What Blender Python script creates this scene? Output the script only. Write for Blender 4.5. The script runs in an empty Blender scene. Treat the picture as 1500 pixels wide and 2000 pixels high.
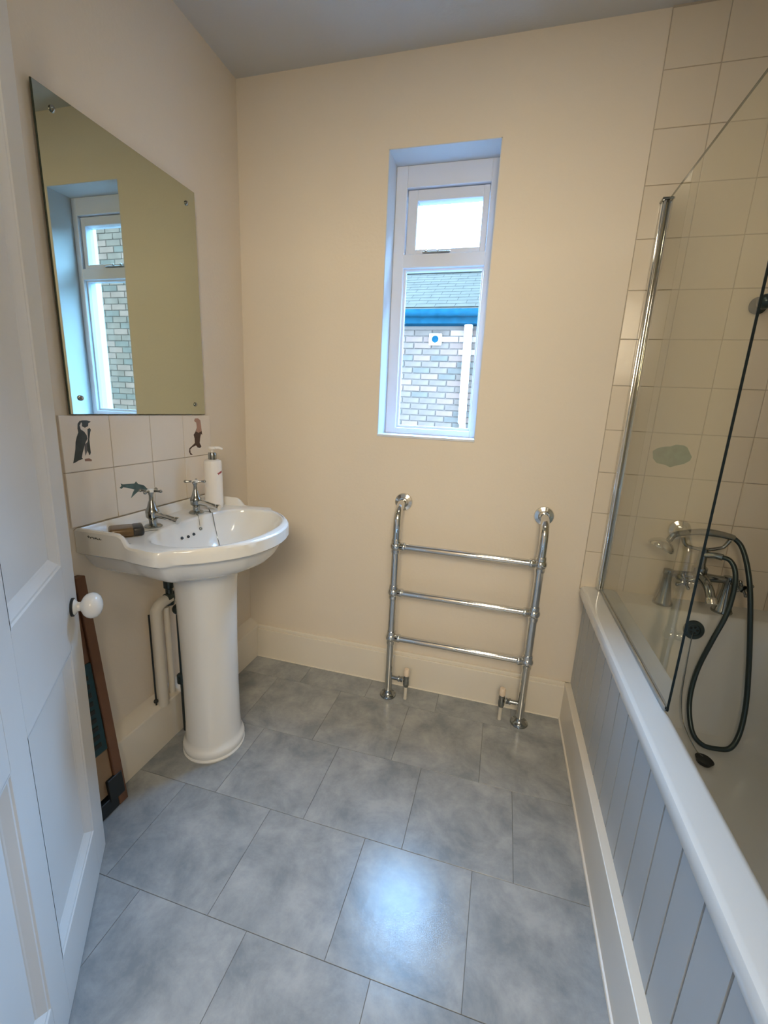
import bpy, bmesh, math, random
from mathutils import Vector, Matrix
from mathutils.geometry import tessellate_polygon
random.seed(7)
S = bpy.context.scene
PI = math.pi

# ------------------------------------------------------------ camera
cam_data = bpy.data.cameras.new('camera')
cam = bpy.data.objects.new('camera', cam_data)
S.collection.objects.link(cam)
r_ = Vector((0.96299221, 0.26564029, 0.04562071))
u_ = Vector((-0.1044311, 0.2116955, 0.97174028))
f_ = Vector((-0.24847567, 0.94054253, -0.23160222))
m = Matrix((r_, u_, -f_)).transposed().to_4x4()
m.translation = Vector((1.1194, -1.7404, 1.23))
cam.matrix_world = m
cam_data.sensor_fit = 'HORIZONTAL'
cam_data.sensor_width = 36
cam_data.lens = 36 * 845.46 / 1500
cam_data.clip_start = 0.02
S.camera = cam

# ------------------------------------------------------------ sky
world = bpy.data.worlds.new('overcast_sky')
S.world = world
world.use_nodes = True
bg = world.node_tree.nodes['Background']
bg.inputs['Color'].default_value = (0.46, 0.98, 1.72, 1)
bg.inputs['Strength'].default_value = 43.0

# ------------------------------------------------------------ lights
def area(name, loc, size, power, col, rot=(0, 0, 0), shape='DISK', size_y=None):
    l = bpy.data.lights.new(name, 'AREA')
    l.shape = shape
    l.size = size
    if size_y: l.size_y = size_y
    l.energy = power
    l.color = col
    o = bpy.data.objects.new(name, l)
    S.collection.objects.link(o)
    o.location = loc
    o.rotation_euler = rot
    return o

area('assumed_hall_light', (1.29, -2.75, 1.92), 0.8, 35.0, (1.0, 0.84, 0.60), (math.radians(80), 0, math.radians(5)), 'RECTANGLE', 0.6)  # assumed source
area('ceiling_fill', (1.15, -0.95, 2.40), 0.22, 2.2, (1.0, 0.90, 0.70))  # fill added under the ceiling to lift the left wall; no fitting
p = area('window_portal', (0.815, 0.21, 1.63), 0.5, 1, (1, 1, 1), (-PI/2, 0, 0), 'RECTANGLE', 1.15)
p.data.cycles.is_portal = True

# ------------------------------------------------------------ exposure
S.view_settings.view_transform = 'Standard'
S.view_settings.look = 'None'
S.view_settings.gamma = 1
S.view_settings.use_curve_mapping = False
S.view_settings.exposure = 0.12
S.cycles.max_bounces = 14
S.cycles.diffuse_bounces = 8
S.cycles.glossy_bounces = 6
S.cycles.transmission_bounces = 10
S.cycles.caustics_refractive = False
S.cycles.sample_clamp_indirect = 6

# ============================================================ materials
def mat(name, col, rough=0.5, metal=0.0, coat=0.0, noise=0.0, nscale=8.0, bump=0.0, bscale=60.0, spec=0.5, trans=0.0, ior=1.45):
    m = bpy.data.materials.new(name)
    m.use_nodes = True
    nt = m.node_tree
    b = nt.nodes['Principled BSDF']
    b.inputs['Base Color'].default_value = (*col, 1)
    b.inputs['Roughness'].default_value = rough
    b.inputs['Metallic'].default_value = metal
    b.inputs['Coat Weight'].default_value = coat
    b.inputs['Coat Roughness'].default_value = 0.08
    b.inputs['Specular IOR Level'].default_value = spec
    b.inputs['Transmission Weight'].default_value = trans
    b.inputs['IOR'].default_value = ior
    tc = nt.nodes.new('ShaderNodeTexCoord')
    if noise > 0:
        n = nt.nodes.new('ShaderNodeTexNoise')
        n.inputs['Scale'].default_value = nscale
        n.inputs['Detail'].default_value = 6
        nt.links.new(tc.outputs['Object'], n.inputs['Vector'])
        mx = nt.nodes.new('ShaderNodeMix'); mx.data_type = 'RGBA'
        mx.inputs['A'].default_value = (*[c * (1 - noise) for c in col], 1)
        mx.inputs['B'].default_value = (*[min(1, c * (1 + noise)) for c in col], 1)
        nt.links.new(n.outputs['Fac'], mx.inputs['Factor'])
        nt.links.new(mx.outputs['Result'], b.inputs['Base Color'])
    if bump > 0:
        n2 = nt.nodes.new('ShaderNodeTexNoise')
        n2.inputs['Scale'].default_value = bscale
        n2.inputs['Detail'].default_value = 4
        nt.links.new(tc.outputs['Object'], n2.inputs['Vector'])
        bp = nt.nodes.new('ShaderNodeBump')
        bp.inputs['Strength'].default_value = bump
        bp.inputs['Distance'].default_value = 0.002
        nt.links.new(n2.outputs['Fac'], bp.inputs['Height'])
        nt.links.new(bp.outputs['Normal'], b.inputs['Normal'])
    return m

M = {}
M['wall'] = mat('cream_wall_paint', (0.74, 0.665, 0.56), 0.62, noise=0.03, nscale=3, bump=0.25, bscale=90)
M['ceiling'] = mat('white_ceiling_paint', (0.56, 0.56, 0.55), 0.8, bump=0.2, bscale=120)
M['trim'] = mat('off_white_gloss_paint', (0.76, 0.71, 0.62), 0.32, noise=0.03, nscale=5, bump=0.12, bscale=25)
M['door'] = mat('white_door_paint', (0.70, 0.70, 0.69), 0.34, noise=0.03, nscale=5, bump=0.15, bscale=22)
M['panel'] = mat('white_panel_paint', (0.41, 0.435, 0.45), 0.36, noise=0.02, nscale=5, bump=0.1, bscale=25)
M['upvc'] = mat('white_window_frame', (0.66, 0.71, 0.80), 0.3, noise=0.02)
M['reveal'] = mat('white_reveal_paint', (0.60, 0.63, 0.66), 0.45)
M['tile'] = mat('cream_white_glazed_tile', (0.78, 0.72, 0.64), 0.16, coat=0.3, noise=0.02, nscale=4)
M['tile2'] = mat('pale_beige_glazed_tile', (0.70, 0.62, 0.50), 0.2, coat=0.3, noise=0.03, nscale=4)
M['grout'] = mat('beige_grout', (0.46, 0.40, 0.32), 0.8)
M['ceramic'] = mat('white_glazed_ceramic', (0.78, 0.78, 0.76), 0.13, coat=0.5, noise=0.01)
M['enamel'] = mat('white_bath_enamel', (0.62, 0.63, 0.62), 0.14, coat=0.4, noise=0.02)
M['chrome'] = mat('polished_chrome', (0.72, 0.72, 0.70), 0.09, 1.0, bump=0.03, bscale=30)
M['dark_chrome'] = mat('aged_chrome', (0.34, 0.355, 0.35), 0.16, 1.0, noise=0.2, nscale=40)
M['hose'] = mat('dark_grey_shower_hose', (0.055, 0.075, 0.078), 0.3, 0.7)
M['mirror'] = mat('greenish_mirror_silvering', (0.50, 0.53, 0.44), 0.015, 1.0)
M['mirror_edge'] = mat('dark_green_glass_edge', (0.05, 0.07, 0.05), 0.2)
M['black'] = mat('black_rubber', (0.015, 0.018, 0.018), 0.5)
M['edge'] = mat('near_black_glass_edge', (0.006, 0.012, 0.014), 0.25)
M['soap'] = mat('amber_brown_soap', (0.15, 0.085, 0.028), 0.3, coat=0.3, noise=0.5, nscale=30)
M['soap_dark'] = mat('dark_soap_end', (0.03, 0.03, 0.03), 0.3, noise=0.3, nscale=30)
M['plastic'] = mat('white_plastic', (0.85, 0.82, 0.78), 0.35, noise=0.01)
M['pink_cap'] = mat('pale_peach_plastic', (0.80, 0.66, 0.52), 0.4)
M['wood'] = mat('reddish_brown_wood', (0.15, 0.068, 0.034), 0.5, noise=0.3, nscale=14)
M['wood_light'] = mat('tan_wood', (0.30, 0.19, 0.10), 0.5, noise=0.25, nscale=14)
M['teal'] = mat('dark_teal_rubber_mat', (0.012, 0.055, 0.07), 0.6, noise=0.2, nscale=30)
M['grey_pvc'] = mat('off_white_pipe_paint', (0.66, 0.62, 0.54), 0.4)
M['red_print'] = mat('dark_red_print', (0.35, 0.05, 0.05), 0.5)
M['mark_print'] = mat('dark_maker_mark', (0.02, 0.03, 0.02), 0.5)
M['penguin_black'] = mat('penguin_charcoal_print', (0.035, 0.045, 0.04), 0.4, noise=0.8, nscale=45)
M['penguin_white'] = mat('penguin_white_print', (0.72, 0.69, 0.64), 0.4)
M['penguin_grey'] = mat('penguin_grey_print', (0.13, 0.12, 0.11), 0.4, noise=0.3, nscale=50)
M['penguin_pink'] = mat('penguin_pink_print', (0.32, 0.19, 0.15), 0.4)
M['otter_dark'] = mat('otter_dark_brown_print', (0.06, 0.028, 0.018), 0.4, noise=0.4, nscale=50)
M['otter_tan'] = mat('otter_tan_print', (0.42, 0.24, 0.17), 0.4, noise=0.3, nscale=50)
M['dolphin'] = mat('dolphin_teal_grey_print', (0.07, 0.12, 0.115), 0.4, noise=0.9, nscale=45)
M['turtle'] = mat('sage_green_print', (0.20, 0.29, 0.20), 0.5, noise=0.35, nscale=60)
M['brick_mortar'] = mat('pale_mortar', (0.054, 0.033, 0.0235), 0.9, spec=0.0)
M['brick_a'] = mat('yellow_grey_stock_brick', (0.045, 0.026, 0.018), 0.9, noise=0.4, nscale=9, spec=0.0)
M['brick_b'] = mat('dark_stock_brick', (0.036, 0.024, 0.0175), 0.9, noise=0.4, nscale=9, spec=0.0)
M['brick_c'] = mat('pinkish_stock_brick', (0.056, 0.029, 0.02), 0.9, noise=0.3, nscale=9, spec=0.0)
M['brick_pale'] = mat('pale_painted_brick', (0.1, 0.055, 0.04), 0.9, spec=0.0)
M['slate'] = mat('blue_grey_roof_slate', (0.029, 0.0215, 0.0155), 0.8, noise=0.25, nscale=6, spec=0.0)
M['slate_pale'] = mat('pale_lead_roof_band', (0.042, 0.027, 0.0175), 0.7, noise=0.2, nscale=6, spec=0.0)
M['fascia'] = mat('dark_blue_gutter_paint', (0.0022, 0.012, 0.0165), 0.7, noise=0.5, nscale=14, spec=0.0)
M['pvc_white'] = mat('white_outdoor_pvc', (0.85, 0.82, 0.82), 0.4)
M['render_grey'] = mat('grey_yard_paving', (0.12, 0.12, 0.12), 0.9, spec=0.0)
M['hall_wall'] = mat('hall_white_paint', (0.72, 0.70, 0.67), 0.7)

def glass(name, col, rough=0.0, fac=1.0):
    m = bpy.data.materials.new(name); m.use_nodes = True
    nt = m.node_tree
    for n in list(nt.nodes):
        if n.type != 'OUTPUT_MATERIAL': nt.nodes.remove(n)
    out = [n for n in nt.nodes if n.type == 'OUTPUT_MATERIAL'][0]
    tr = nt.nodes.new('ShaderNodeBsdfTransparent'); tr.inputs['Color'].default_value = (*col, 1)
    gl = nt.nodes.new('ShaderNodeBsdfGlossy'); gl.inputs['Roughness'].default_value = 0.01
    fr = nt.nodes.new('ShaderNodeFresnel'); fr.inputs['IOR'].default_value = 1.5
    ml = nt.nodes.new('ShaderNodeMath'); ml.operation = 'MULTIPLY'; ml.inputs[1].default_value = fac
    geo = nt.nodes.new('ShaderNodeNewGeometry')
    inv = nt.nodes.new('ShaderNodeMath'); inv.operation = 'SUBTRACT'; inv.inputs[0].default_value = 1.0
    nt.links.new(geo.outputs['Backfacing'], inv.inputs[1])
    m2 = nt.nodes.new('ShaderNodeMath'); m2.operation = 'MULTIPLY'
    nt.links.new(fr.outputs[0], m2.inputs[0]); nt.links.new(inv.outputs[0], m2.inputs[1])
    nt.links.new(m2.outputs[0], ml.inputs[0])
    mx = nt.nodes.new('ShaderNodeMixShader')
    nt.links.new(ml.outputs[0], mx.inputs[0])
    nt.links.new(tr.outputs[0], mx.inputs[1]); nt.links.new(gl.outputs[0], mx.inputs[2])
    nt.links.new(mx.outputs[0], out.inputs['Surface'])
    return m
M['window_glass'] = glass('clear_window_glass', (0.97, 0.985, 0.99))
M['screen_glass'] = glass('greenish_screen_glass', (0.93, 0.93, 0.86), fac=1.6)

# vinyl floor with mottled stone print
def floor_mat():
    m = mat('grey_stone_vinyl', (0.36, 0.37, 0.36), 0.24)
    nt = m.node_tree; b = nt.nodes['Principled BSDF']
    g = nt.nodes.new('ShaderNodeNewGeometry')
    oi = nt.nodes.new('ShaderNodeObjectInfo')
    sc_ = nt.nodes.new('ShaderNodeVectorMath'); sc_.operation = 'SCALE'; sc_.inputs['Scale'].default_value = 9.0
    cmb = nt.nodes.new('ShaderNodeCombineXYZ')
    nt.links.new(oi.outputs['Random'], cmb.inputs[0]); nt.links.new(oi.outputs['Random'], cmb.inputs[2])
    nt.links.new(cmb.outputs[0], sc_.inputs[0])
    ad = nt.nodes.new('ShaderNodeVectorMath'); ad.operation = 'ADD'
    nt.links.new(g.outputs['Position'], ad.inputs[0]); nt.links.new(sc_.outputs[0], ad.inputs[1])
    n1 = nt.nodes.new('ShaderNodeTexNoise'); n1.inputs['Scale'].default_value = 7.5; n1.inputs['Detail'].default_value = 10; n1.inputs['Roughness'].default_value = 0.68; n1.inputs['Distortion'].default_value = 0.25
    nt.links.new(ad.outputs[0], n1.inputs['Vector'])
    cr = nt.nodes.new('ShaderNodeValToRGB')
    cr.color_ramp.elements[0].position = 0.36; cr.color_ramp.elements[0].color = (0.235, 0.256, 0.275, 1)
    cr.color_ramp.elements[1].position = 0.66; cr.color_ramp.elements[1].color = (0.41, 0.425, 0.43, 1)
    nt.links.new(n1.outputs['Fac'], cr.inputs[0])
    nt.links.new(cr.outputs[0], b.inputs['Base Color'])
    n2 = nt.nodes.new('ShaderNodeTexNoise'); n2.inputs['Scale'].default_value = 45; n2.inputs['Detail'].default_value = 4
    nt.links.new(g.outputs['Position'], n2.inputs['Vector'])
    bp = nt.nodes.new('ShaderNodeBump'); bp.inputs['Strength'].default_value = 0.25; bp.inputs['Distance'].default_value = 0.001
    nt.links.new(n2.outputs['Fac'], bp.inputs['Height']); nt.links.new(bp.outputs[0], b.inputs['Normal'])
    return m
M['floor'] = floor_mat()
M['floor_joint'] = mat('dark_floor_joint', (0.20, 0.205, 0.20), 0.8)

# ============================================================ helpers
def link(o, parent=None):
    S.collection.objects.link(o)
    if parent is not None: o.parent = parent
    return o
def obj(name, bm, material, parent=None, smooth=False, kind=None, label=None):
    me = bpy.data.meshes.new(name)
    bmesh.ops.recalc_face_normals(bm, faces=bm.faces[:])
    bm.to_mesh(me); bm.free()
    mats = material if isinstance(material, (list, tuple)) else [material]
    for mm in mats: me.materials.append(mm)
    if smooth:
        for p_ in me.polygons: p_.use_smooth = True
        try: me.set_sharp_from_angle(angle=math.radians(38))
        except Exception: pass
    o = bpy.data.objects.new(name, me)
    link(o, parent)
    if kind: o['kind'] = kind
    if label: o['label'] = label
    return o
def thing(name, label, cat, loc=(0, 0, 0), rotz=0, group=None):
    o = bpy.data.objects.new(name, None)
    o.empty_display_size = 0.05
    o.location = loc; o.rotation_euler = (0, 0, rotz)
    link(o)
    o['label'] = label; o['category'] = cat
    if group: o['group'] = group
    return o
def tag(o, label, cat, group=None):
    o['label'] = label; o['category'] = cat
    if group: o['group'] = group
    return o
def struct(name, bm, material, parent=None, label=None, cat=None, smooth=False):
    o = obj(name, bm, material, parent, smooth)
    o['kind'] = 'structure'
    if label: o['label'] = label
    if cat: o['category'] = cat
    return o
def B(): return bmesh.new()
def box(bm, x0, x1, y0, y1, z0, z1, bev=0.0, seg=1, mi=0):
    r = bmesh.ops.create_cube(bm, size=1)
    vs = r['verts']
    for v in vs:
        v.co = Vector(((x0 + x1) / 2 + v.co.x * (x1 - x0), (y0 + y1) / 2 + v.co.y * (y1 - y0), (z0 + z1) / 2 + v.co.z * (z1 - z0)))
    fs = set(f for v in vs for f in v.link_faces)
    for f in fs: f.material_index = mi
    if bev > 0:
        es = list(set(e for v in vs for e in v.link_edges))
        bmesh.ops.bevel(bm, geom=es, offset=bev, segments=seg, affect='EDGES', profile=0.5)
    return bm
def ring_loft(bm, rings, closed=True, cap0=False, cap1=False, mi=0):
    R = [[bm.verts.new(c) for c in ring] for ring in rings]
    n = len(R[0])
    for a, b in zip(R, R[1:]):
        for i in range(n if closed else n - 1):
            j = (i + 1) % n
            f = bm.faces.new((a[i], a[j], b[j], b[i])); f.material_index = mi
    if cap0: bm.faces.new(list(reversed(R[0])))
    if cap1: bm.faces.new(R[-1])
    return R
def lathe(bm, prof, origin=(0, 0, 0), axis=(0, 0, 1), n=28, cap=True, sx=1.0, sy=1.0):
    ax = Vector(axis).normalized()
    q = Vector((0, 0, 1)).rotation_difference(ax).to_matrix()
    O = Vector(origin)
    rings = []
    for r, z in prof:
        rings.append([O + q @ Vector((r * sx * math.cos(2 * PI * i / n), r * sy * math.sin(2 * PI * i / n), z)) for i in range(n)])
    ring_loft(bm, rings, cap0=cap, cap1=cap)
    return bm
def catmull(pts, sub=8):
    P_ = [Vector(p_) for p_ in pts]
    if len(P_) < 3: return P_
    out = []
    for i in range(len(P_) - 1):
        p0 = P_[max(i - 1, 0)]; p1 = P_[i]; p2 = P_[i + 1]; p3 = P_[min(i + 2, len(P_) - 1)]
        for k in range(sub):
            t = k / sub
            out.append(0.5 * ((2 * p1) + (-p0 + p2) * t + (2 * p0 - 5 * p1 + 4 * p2 - p3) * t * t + (-p0 + 3 * p1 - 3 * p2 + p3) * t ** 3))
    out.append(P_[-1])
    return out
def tube(bm, pts, rad, n=14, smooth_path=True, sub=8, cap=True):
    path = catmull(pts, sub) if smooth_path else [Vector(p_) for p_ in pts]
    m_ = len(path)
    if isinstance(rad, (int, float)): rads = [rad] * m_
    else:
        rads = []
        for i in range(m_):
            t = i / (m_ - 1) * (len(rad) - 1); k = min(int(t), len(rad) - 2)
            rads.append(rad[k] * (1 - (t - k)) + rad[k + 1] * (t - k))
    T = [(path[min(i + 1, m_ - 1)] - path[max(i - 1, 0)]).normalized() for i in range(m_)]
    up = Vector((0, 0, 1)) if abs(T[0].z) < 0.9 else Vector((1, 0, 0))
    N = (up - T[0] * up.dot(T[0])).normalized()
    rings = []
    for i in range(m_):
        N = (N - T[i] * N.dot(T[i])).normalized()
        b_ = T[i].cross(N)
        rings.append([path[i] + (N * math.cos(2 * PI * k / n) + b_ * math.sin(2 * PI * k / n)) * rads[i] for k in range(n)])
    ring_loft(bm, rings, cap0=cap, cap1=cap)
    return bm
def ball(bm, c, r, sx=1, sy=1, sz=1, seg=20):
    mt = Matrix.Translation(c) @ Matrix.Diagonal((r * sx, r * sy, r * sz, 1))
    bmesh.ops.create_uvsphere(bm, u_segments=seg, v_segments=seg // 2, radius=1, matrix=mt)
    return bm
def flat_poly(bm, pts3, nrm, th=0.0004):
    P0 = [Vector(p_) for p_ in pts3]
    nrm = Vector(nrm) * th
    tris = tessellate_polygon([P0])
    a = [bm.verts.new(p_) for p_ in P0]
    b_ = [bm.verts.new(p_ + nrm) for p_ in P0]
    for t in tris:
        bm.faces.new([b_[k] for k in t])
    n = len(a)
    for i in range(n):
        j = (i + 1) % n
        bm.faces.new((a[i], a[j], b_[j], b_[i]))
    return bm

# ============================================================ room dimensions
H = 2.419          # ceiling
XR = 2.167         # right wall
XB = 1.467         # bath side
YF = -1.62         # front (door) wall, the camera looks through its doorway
WX0, WX1, WZ0, WZ1 = 0.615, 1.011, 1.119, 2.136
REV = 0.12         # reveal depth

# ---- floor and its tiles
b_ = B(); box(b_, -0.1, XR + 0.1, -3.3, 0.1, -0.12, -0.0025)
floor = struct('floor', b_, M['floor_joint'])
ys = [0.0, -0.150, -0.455, -0.760, -1.065, -1.370, -1.675, -1.98]
def tile_mesh(w, d, gap, th, bev):
    b2 = B(); box(b2, gap, w - gap, -d + gap, -gap, -th, 0, bev)
    return b2
cache = {}
for k in range(len(ys) - 1):
    off = 0.65 if k % 2 == 0 else 0.54
    xs = sorted([off + 0.31 * j for j in range(-3, 5)])
    xs = [0.0] + [x for x in xs if 0.03 < x < XB + 0.02] + [XB + 0.03]
    for a, c in zip(xs, xs[1:]):
        key = (round(c - a, 3), round(ys[k] - ys[k + 1], 3))
        if key not in cache:
            o = obj('tile', tile_mesh(key[0], key[1], 0.0006, 0.0025, 0.0005), M['floor'], floor)
            cache[key] = o.data
        else:
            o = link(bpy.data.objects.new('tile', cache[key]), floor)
        o.location = (a, ys[k], 0.0)

# ---- ceiling
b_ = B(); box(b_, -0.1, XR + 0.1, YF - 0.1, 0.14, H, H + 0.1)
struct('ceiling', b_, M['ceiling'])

# ---- back wall with window opening
b_ = B()
T = 0.24
box(b_, -0.1, WX0, 0, T, -0.1, H + 0.1)
box(b_, WX1, XR + 0.1, 0, T, -0.1, H + 0.1)
box(b_, WX0, WX1, 0, T, -0.1, WZ0)
box(b_, WX0, WX1, 0, T, WZ1, H + 0.1)
bmesh.ops.remove_doubles(b_, verts=b_.verts[:], dist=1e-5)
wall_back = struct('wall_back', b_, M['wall'])
# ---- other walls
b_ = B(); box(b_, -0.14, 0, YF - 0.1, 0.0, -0.1, H + 0.1)
wall_left = struct('wall_left', b_, M['wall'])
b_ = B(); box(b_, XR, XR + 0.12, YF - 0.1, 0.0, -0.1, H + 0.1)
struct('wall_right', b_, M['tile2'])
b_ = B()
box(b_, 0.0, 0.60, YF - 0.1, YF, 0, H)
box(b_, 1.45, XR, YF - 0.1, YF, 0, H)
box(b_, 0.60, 1.45, YF - 0.1, YF, 2.06, H)
struct('wall_front', b_, M['wall'])
# ---- hall behind the camera
b_ = B()
box(b_, -0.1, 0.0, -3.3, YF - 0.1, 0, H)
box(b_, XR, XR + 0.1, -3.3, YF - 0.1, 0, H)
box(b_, -0.1, XR + 0.1, -3.4, -3.3, 0, H)
box(b_, -0.1, XR + 0.1, -3.4, YF - 0.1, H, H + 0.1)
struct('wall_hall', b_, M['hall_wall'])

# ---- skirting
def skirt_profile(bm, x0, x1, y0, y1, h, along):
    pass
b_ = B()
box(b_, 0.045, XB + 0.02, -0.020, 0, 0, 0.150, 0.002)
box(b_, 0.045, XB + 0.02, -0.0125, 0, 0.148, 0.1655, 0.004, 2)
struct('baseboard_back', b_, M['trim'], smooth=False)
b_ = B()
sec = [(0.0, 0.0), (0.046, 0.0), (0.046, 0.158), (0.0435, 0.163), (0.039, 0.165), (0.0, 0.192)]
ring_loft(b_, [[(x, YF, z) for x, z in sec], [(x, 0.0, z) for x, z in sec]], cap0=True, cap1=True)
struct('baseboard_left', b_, M['trim'])
b_ = B()
box(b_, XB, XB + 0.026, YF, -0.0, 0, 0.1655, 0.0025, 2)
bs = struct('baseboard_right', b_, M['trim'])
b_ = B()
tube(b_, [(XB, YF, 0.002), (XB, -0.02, 0.002)], 0.006, 8, False)
struct('trim_1', b_, M['trim'])
b_ = B()
tube(b_, [(0.045, -0.020, 0.001), (XB, -0.020, 0.001)], 0.0035, 8, False)
struct('trim_2', b_, M['trim'])

# ---- wall tiles: splashback on the left wall
TP = 0.152
def wall_tile(parent, axis, a0, a1, z0, z1, material, gap=0.0011, th=0.008):
    b2 = B()
    if axis == 'x':   # on the plane x = 0
        box(b2, 0.0, th, a0 + gap, a1 - gap, z0 + gap, z1 - gap, 0.0013, 2)
    else:             # on the plane y = 0
        box(b2, a0 + gap, a1 - gap, -th, 0.0, z0 + gap, z1 - gap, 0.0013, 2)
    return obj('tile', b2, material, parent)
tiles = {}
b_ = B(); box(b_, 0.0, 0.0055, -0.861, -0.257, 0.874, 1.174)
gl_ = obj('grout', b_, M['grout'], wall_left)
for r in range(2):
    for c in range(4):
        y0 = -0.863 + TP * c
        tiles[(r, c)] = wall_tile(wall_left, 'x', y0, y0 + TP, 1.024 - TP * r, 1.176 - TP * r, M['tile'])

PENGUIN_BODY=[(-0.797, 1.162), (-0.783, 1.162), (-0.771, 1.158), (-0.779, 1.154), (-0.781, 1.146), (-0.791, 1.142), (-0.799, 1.146), (-0.802, 1.153), (-0.806, 1.149), (-0.804, 1.138), (-0.794, 1.131), (-0.788, 1.121), (-0.787, 1.112), (-0.794, 1.102), (-0.799, 1.091), (-0.806, 1.075), (-0.81, 1.062), (-0.807, 1.058), (-0.82, 1.055), (-0.831, 1.05), (-0.837, 1.049), (-0.832, 1.064), (-0.826, 1.086), (-0.823, 1.105), (-0.818, 1.118), (-0.812, 1.13), (-0.813, 1.14), (-0.811, 1.153), (-0.805, 1.16)]
PENGUIN_FLIPPER=[(-0.784, 1.138), (-0.777, 1.141), (-0.774, 1.136), (-0.777, 1.129), (-0.782, 1.11), (-0.782, 1.083), (-0.782, 1.072), (-0.787, 1.066), (-0.791, 1.081), (-0.79, 1.097), (-0.785, 1.113), (-0.785, 1.126)]
PENGUIN_BAND=[(-0.801, 1.157), (-0.805, 1.149), (-0.804, 1.14), (-0.794, 1.133), (-0.789, 1.131), (-0.789, 1.135), (-0.797, 1.14), (-0.8, 1.146), (-0.799, 1.154)]
PENGUIN_FEET=[(-0.802, 1.057), (-0.789, 1.058), (-0.78, 1.053), (-0.782, 1.049), (-0.802, 1.051)]
PENGUIN_WING=[(-0.797, 1.097), (-0.788, 1.103), (-0.782, 1.08), (-0.784, 1.067), (-0.791, 1.079), (-0.799, 1.066), (-0.799, 1.084)]
OTTER=[(-0.343, 1.163), (-0.326, 1.164), (-0.313, 1.156), (-0.31, 1.134), (-0.308, 1.116), (-0.306, 1.102), (-0.313, 1.105), (-0.318, 1.094), (-0.323, 1.072), (-0.314, 1.058), (-0.322, 1.053), (-0.335, 1.055), (-0.344, 1.064), (-0.365, 1.059), (-0.377, 1.051), (-0.376, 1.039), (-0.364, 1.031), (-0.377, 1.031), (-0.384, 1.043), (-0.381, 1.056), (-0.364, 1.065), (-0.35, 1.073), (-0.35, 1.091), (-0.354, 1.104), (-0.343, 1.115), (-0.334, 1.13), (-0.336, 1.148), (-0.347, 1.154)]
OTTER_CHEST=[(-0.343, 1.163), (-0.326, 1.164), (-0.313, 1.156), (-0.31, 1.134), (-0.309, 1.116), (-0.327, 1.11), (-0.341, 1.116), (-0.334, 1.13), (-0.336, 1.148), (-0.347, 1.154)]
DOLPHIN=[(-0.698, 0.959), (-0.691, 0.964), (-0.693, 0.972), (-0.684, 0.968), (-0.667, 0.967), (-0.642, 0.964), (-0.635, 0.97), (-0.628, 0.961), (-0.604, 0.952), (-0.593, 0.94), (-0.574, 0.932), (-0.579, 0.926), (-0.604, 0.93), (-0.623, 0.937), (-0.633, 0.935), (-0.646, 0.928), (-0.66, 0.92), (-0.652, 0.935), (-0.644, 0.945), (-0.668, 0.954), (-0.685, 0.959), (-0.692, 0.955)]
TURTLE=[(1.63, 1.129), (1.644, 1.14), (1.667, 1.147), (1.682, 1.148), (1.699, 1.156), (1.723, 1.154), (1.734, 1.148), (1.743, 1.133), (1.753, 1.117), (1.75, 1.104), (1.734, 1.091), (1.712, 1.084), (1.693, 1.076), (1.678, 1.083), (1.649, 1.088), (1.635, 1.103)]
def decal(name, layers, tile_obj, label):
    b2 = B(); mats = []
    for i, (pts, mm, d) in enumerate(layers):
        nf = len(b2.faces)
        flat_poly(b2, [(0.0080 + d, y, z) for y, z in pts], (1, 0, 0), 0.0003)
        b2.faces.ensure_lookup_table()
        for f in b2.faces[nf:]: f.material_index = i
        mats.append(mm)
    o = obj(name, b2, mats, tile_obj, label=label)
    return o
decal('penguin_picture', [(PENGUIN_BODY, M['penguin_black'], 0.0), (PENGUIN_FEET, M['penguin_pink'], 0.0), (PENGUIN_WING, M['penguin_grey'], 0.0003), (PENGUIN_FLIPPER, M['penguin_black'], 0.0006), (PENGUIN_BAND, M['penguin_white'], 0.0006)], tiles[(0, 0)], 'standing penguin printed on the tile')
decal('otter_picture', [(OTTER, M['otter_dark'], 0.0), (OTTER_CHEST, M['otter_tan'], 0.0003)], tiles[(0, 3)], 'upright brown otter printed on the tile')
decal('dolphin_picture', [(DOLPHIN, M['dolphin'], 0.0)], tiles[(1, 1)], 'leaping grey dolphin printed on the tile')

# ---- bath zone tiles on the back wall
b_ = B(); box(b_, XB, XR, -0.0055, 0.0, 0.58, H)
obj('grout', b_, M['grout'], wall_back)
for r in range(13):
    z0 = 0.583 + 0.1525 * r; z1 = min(z0 + 0.1525, H)
    if z1 - z0 < 0.01: continue
    for c in range(5):
        x0 = XB + 0.1515 * c; x1 = min(x0 + 0.1515, XR)
        t = wall_tile(wall_back, 'y', x0, x1, z0, z1, M['tile2'])
        if r == 3 and c == 1:
            b2 = B(); flat_poly(b2, [(x, -0.0080, z) for x, z in TURTLE], (0, -1, 0), 0.0004)
            obj('green_picture', b2, M['turtle'], t, label='small rounded green picture printed on the tile')

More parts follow.
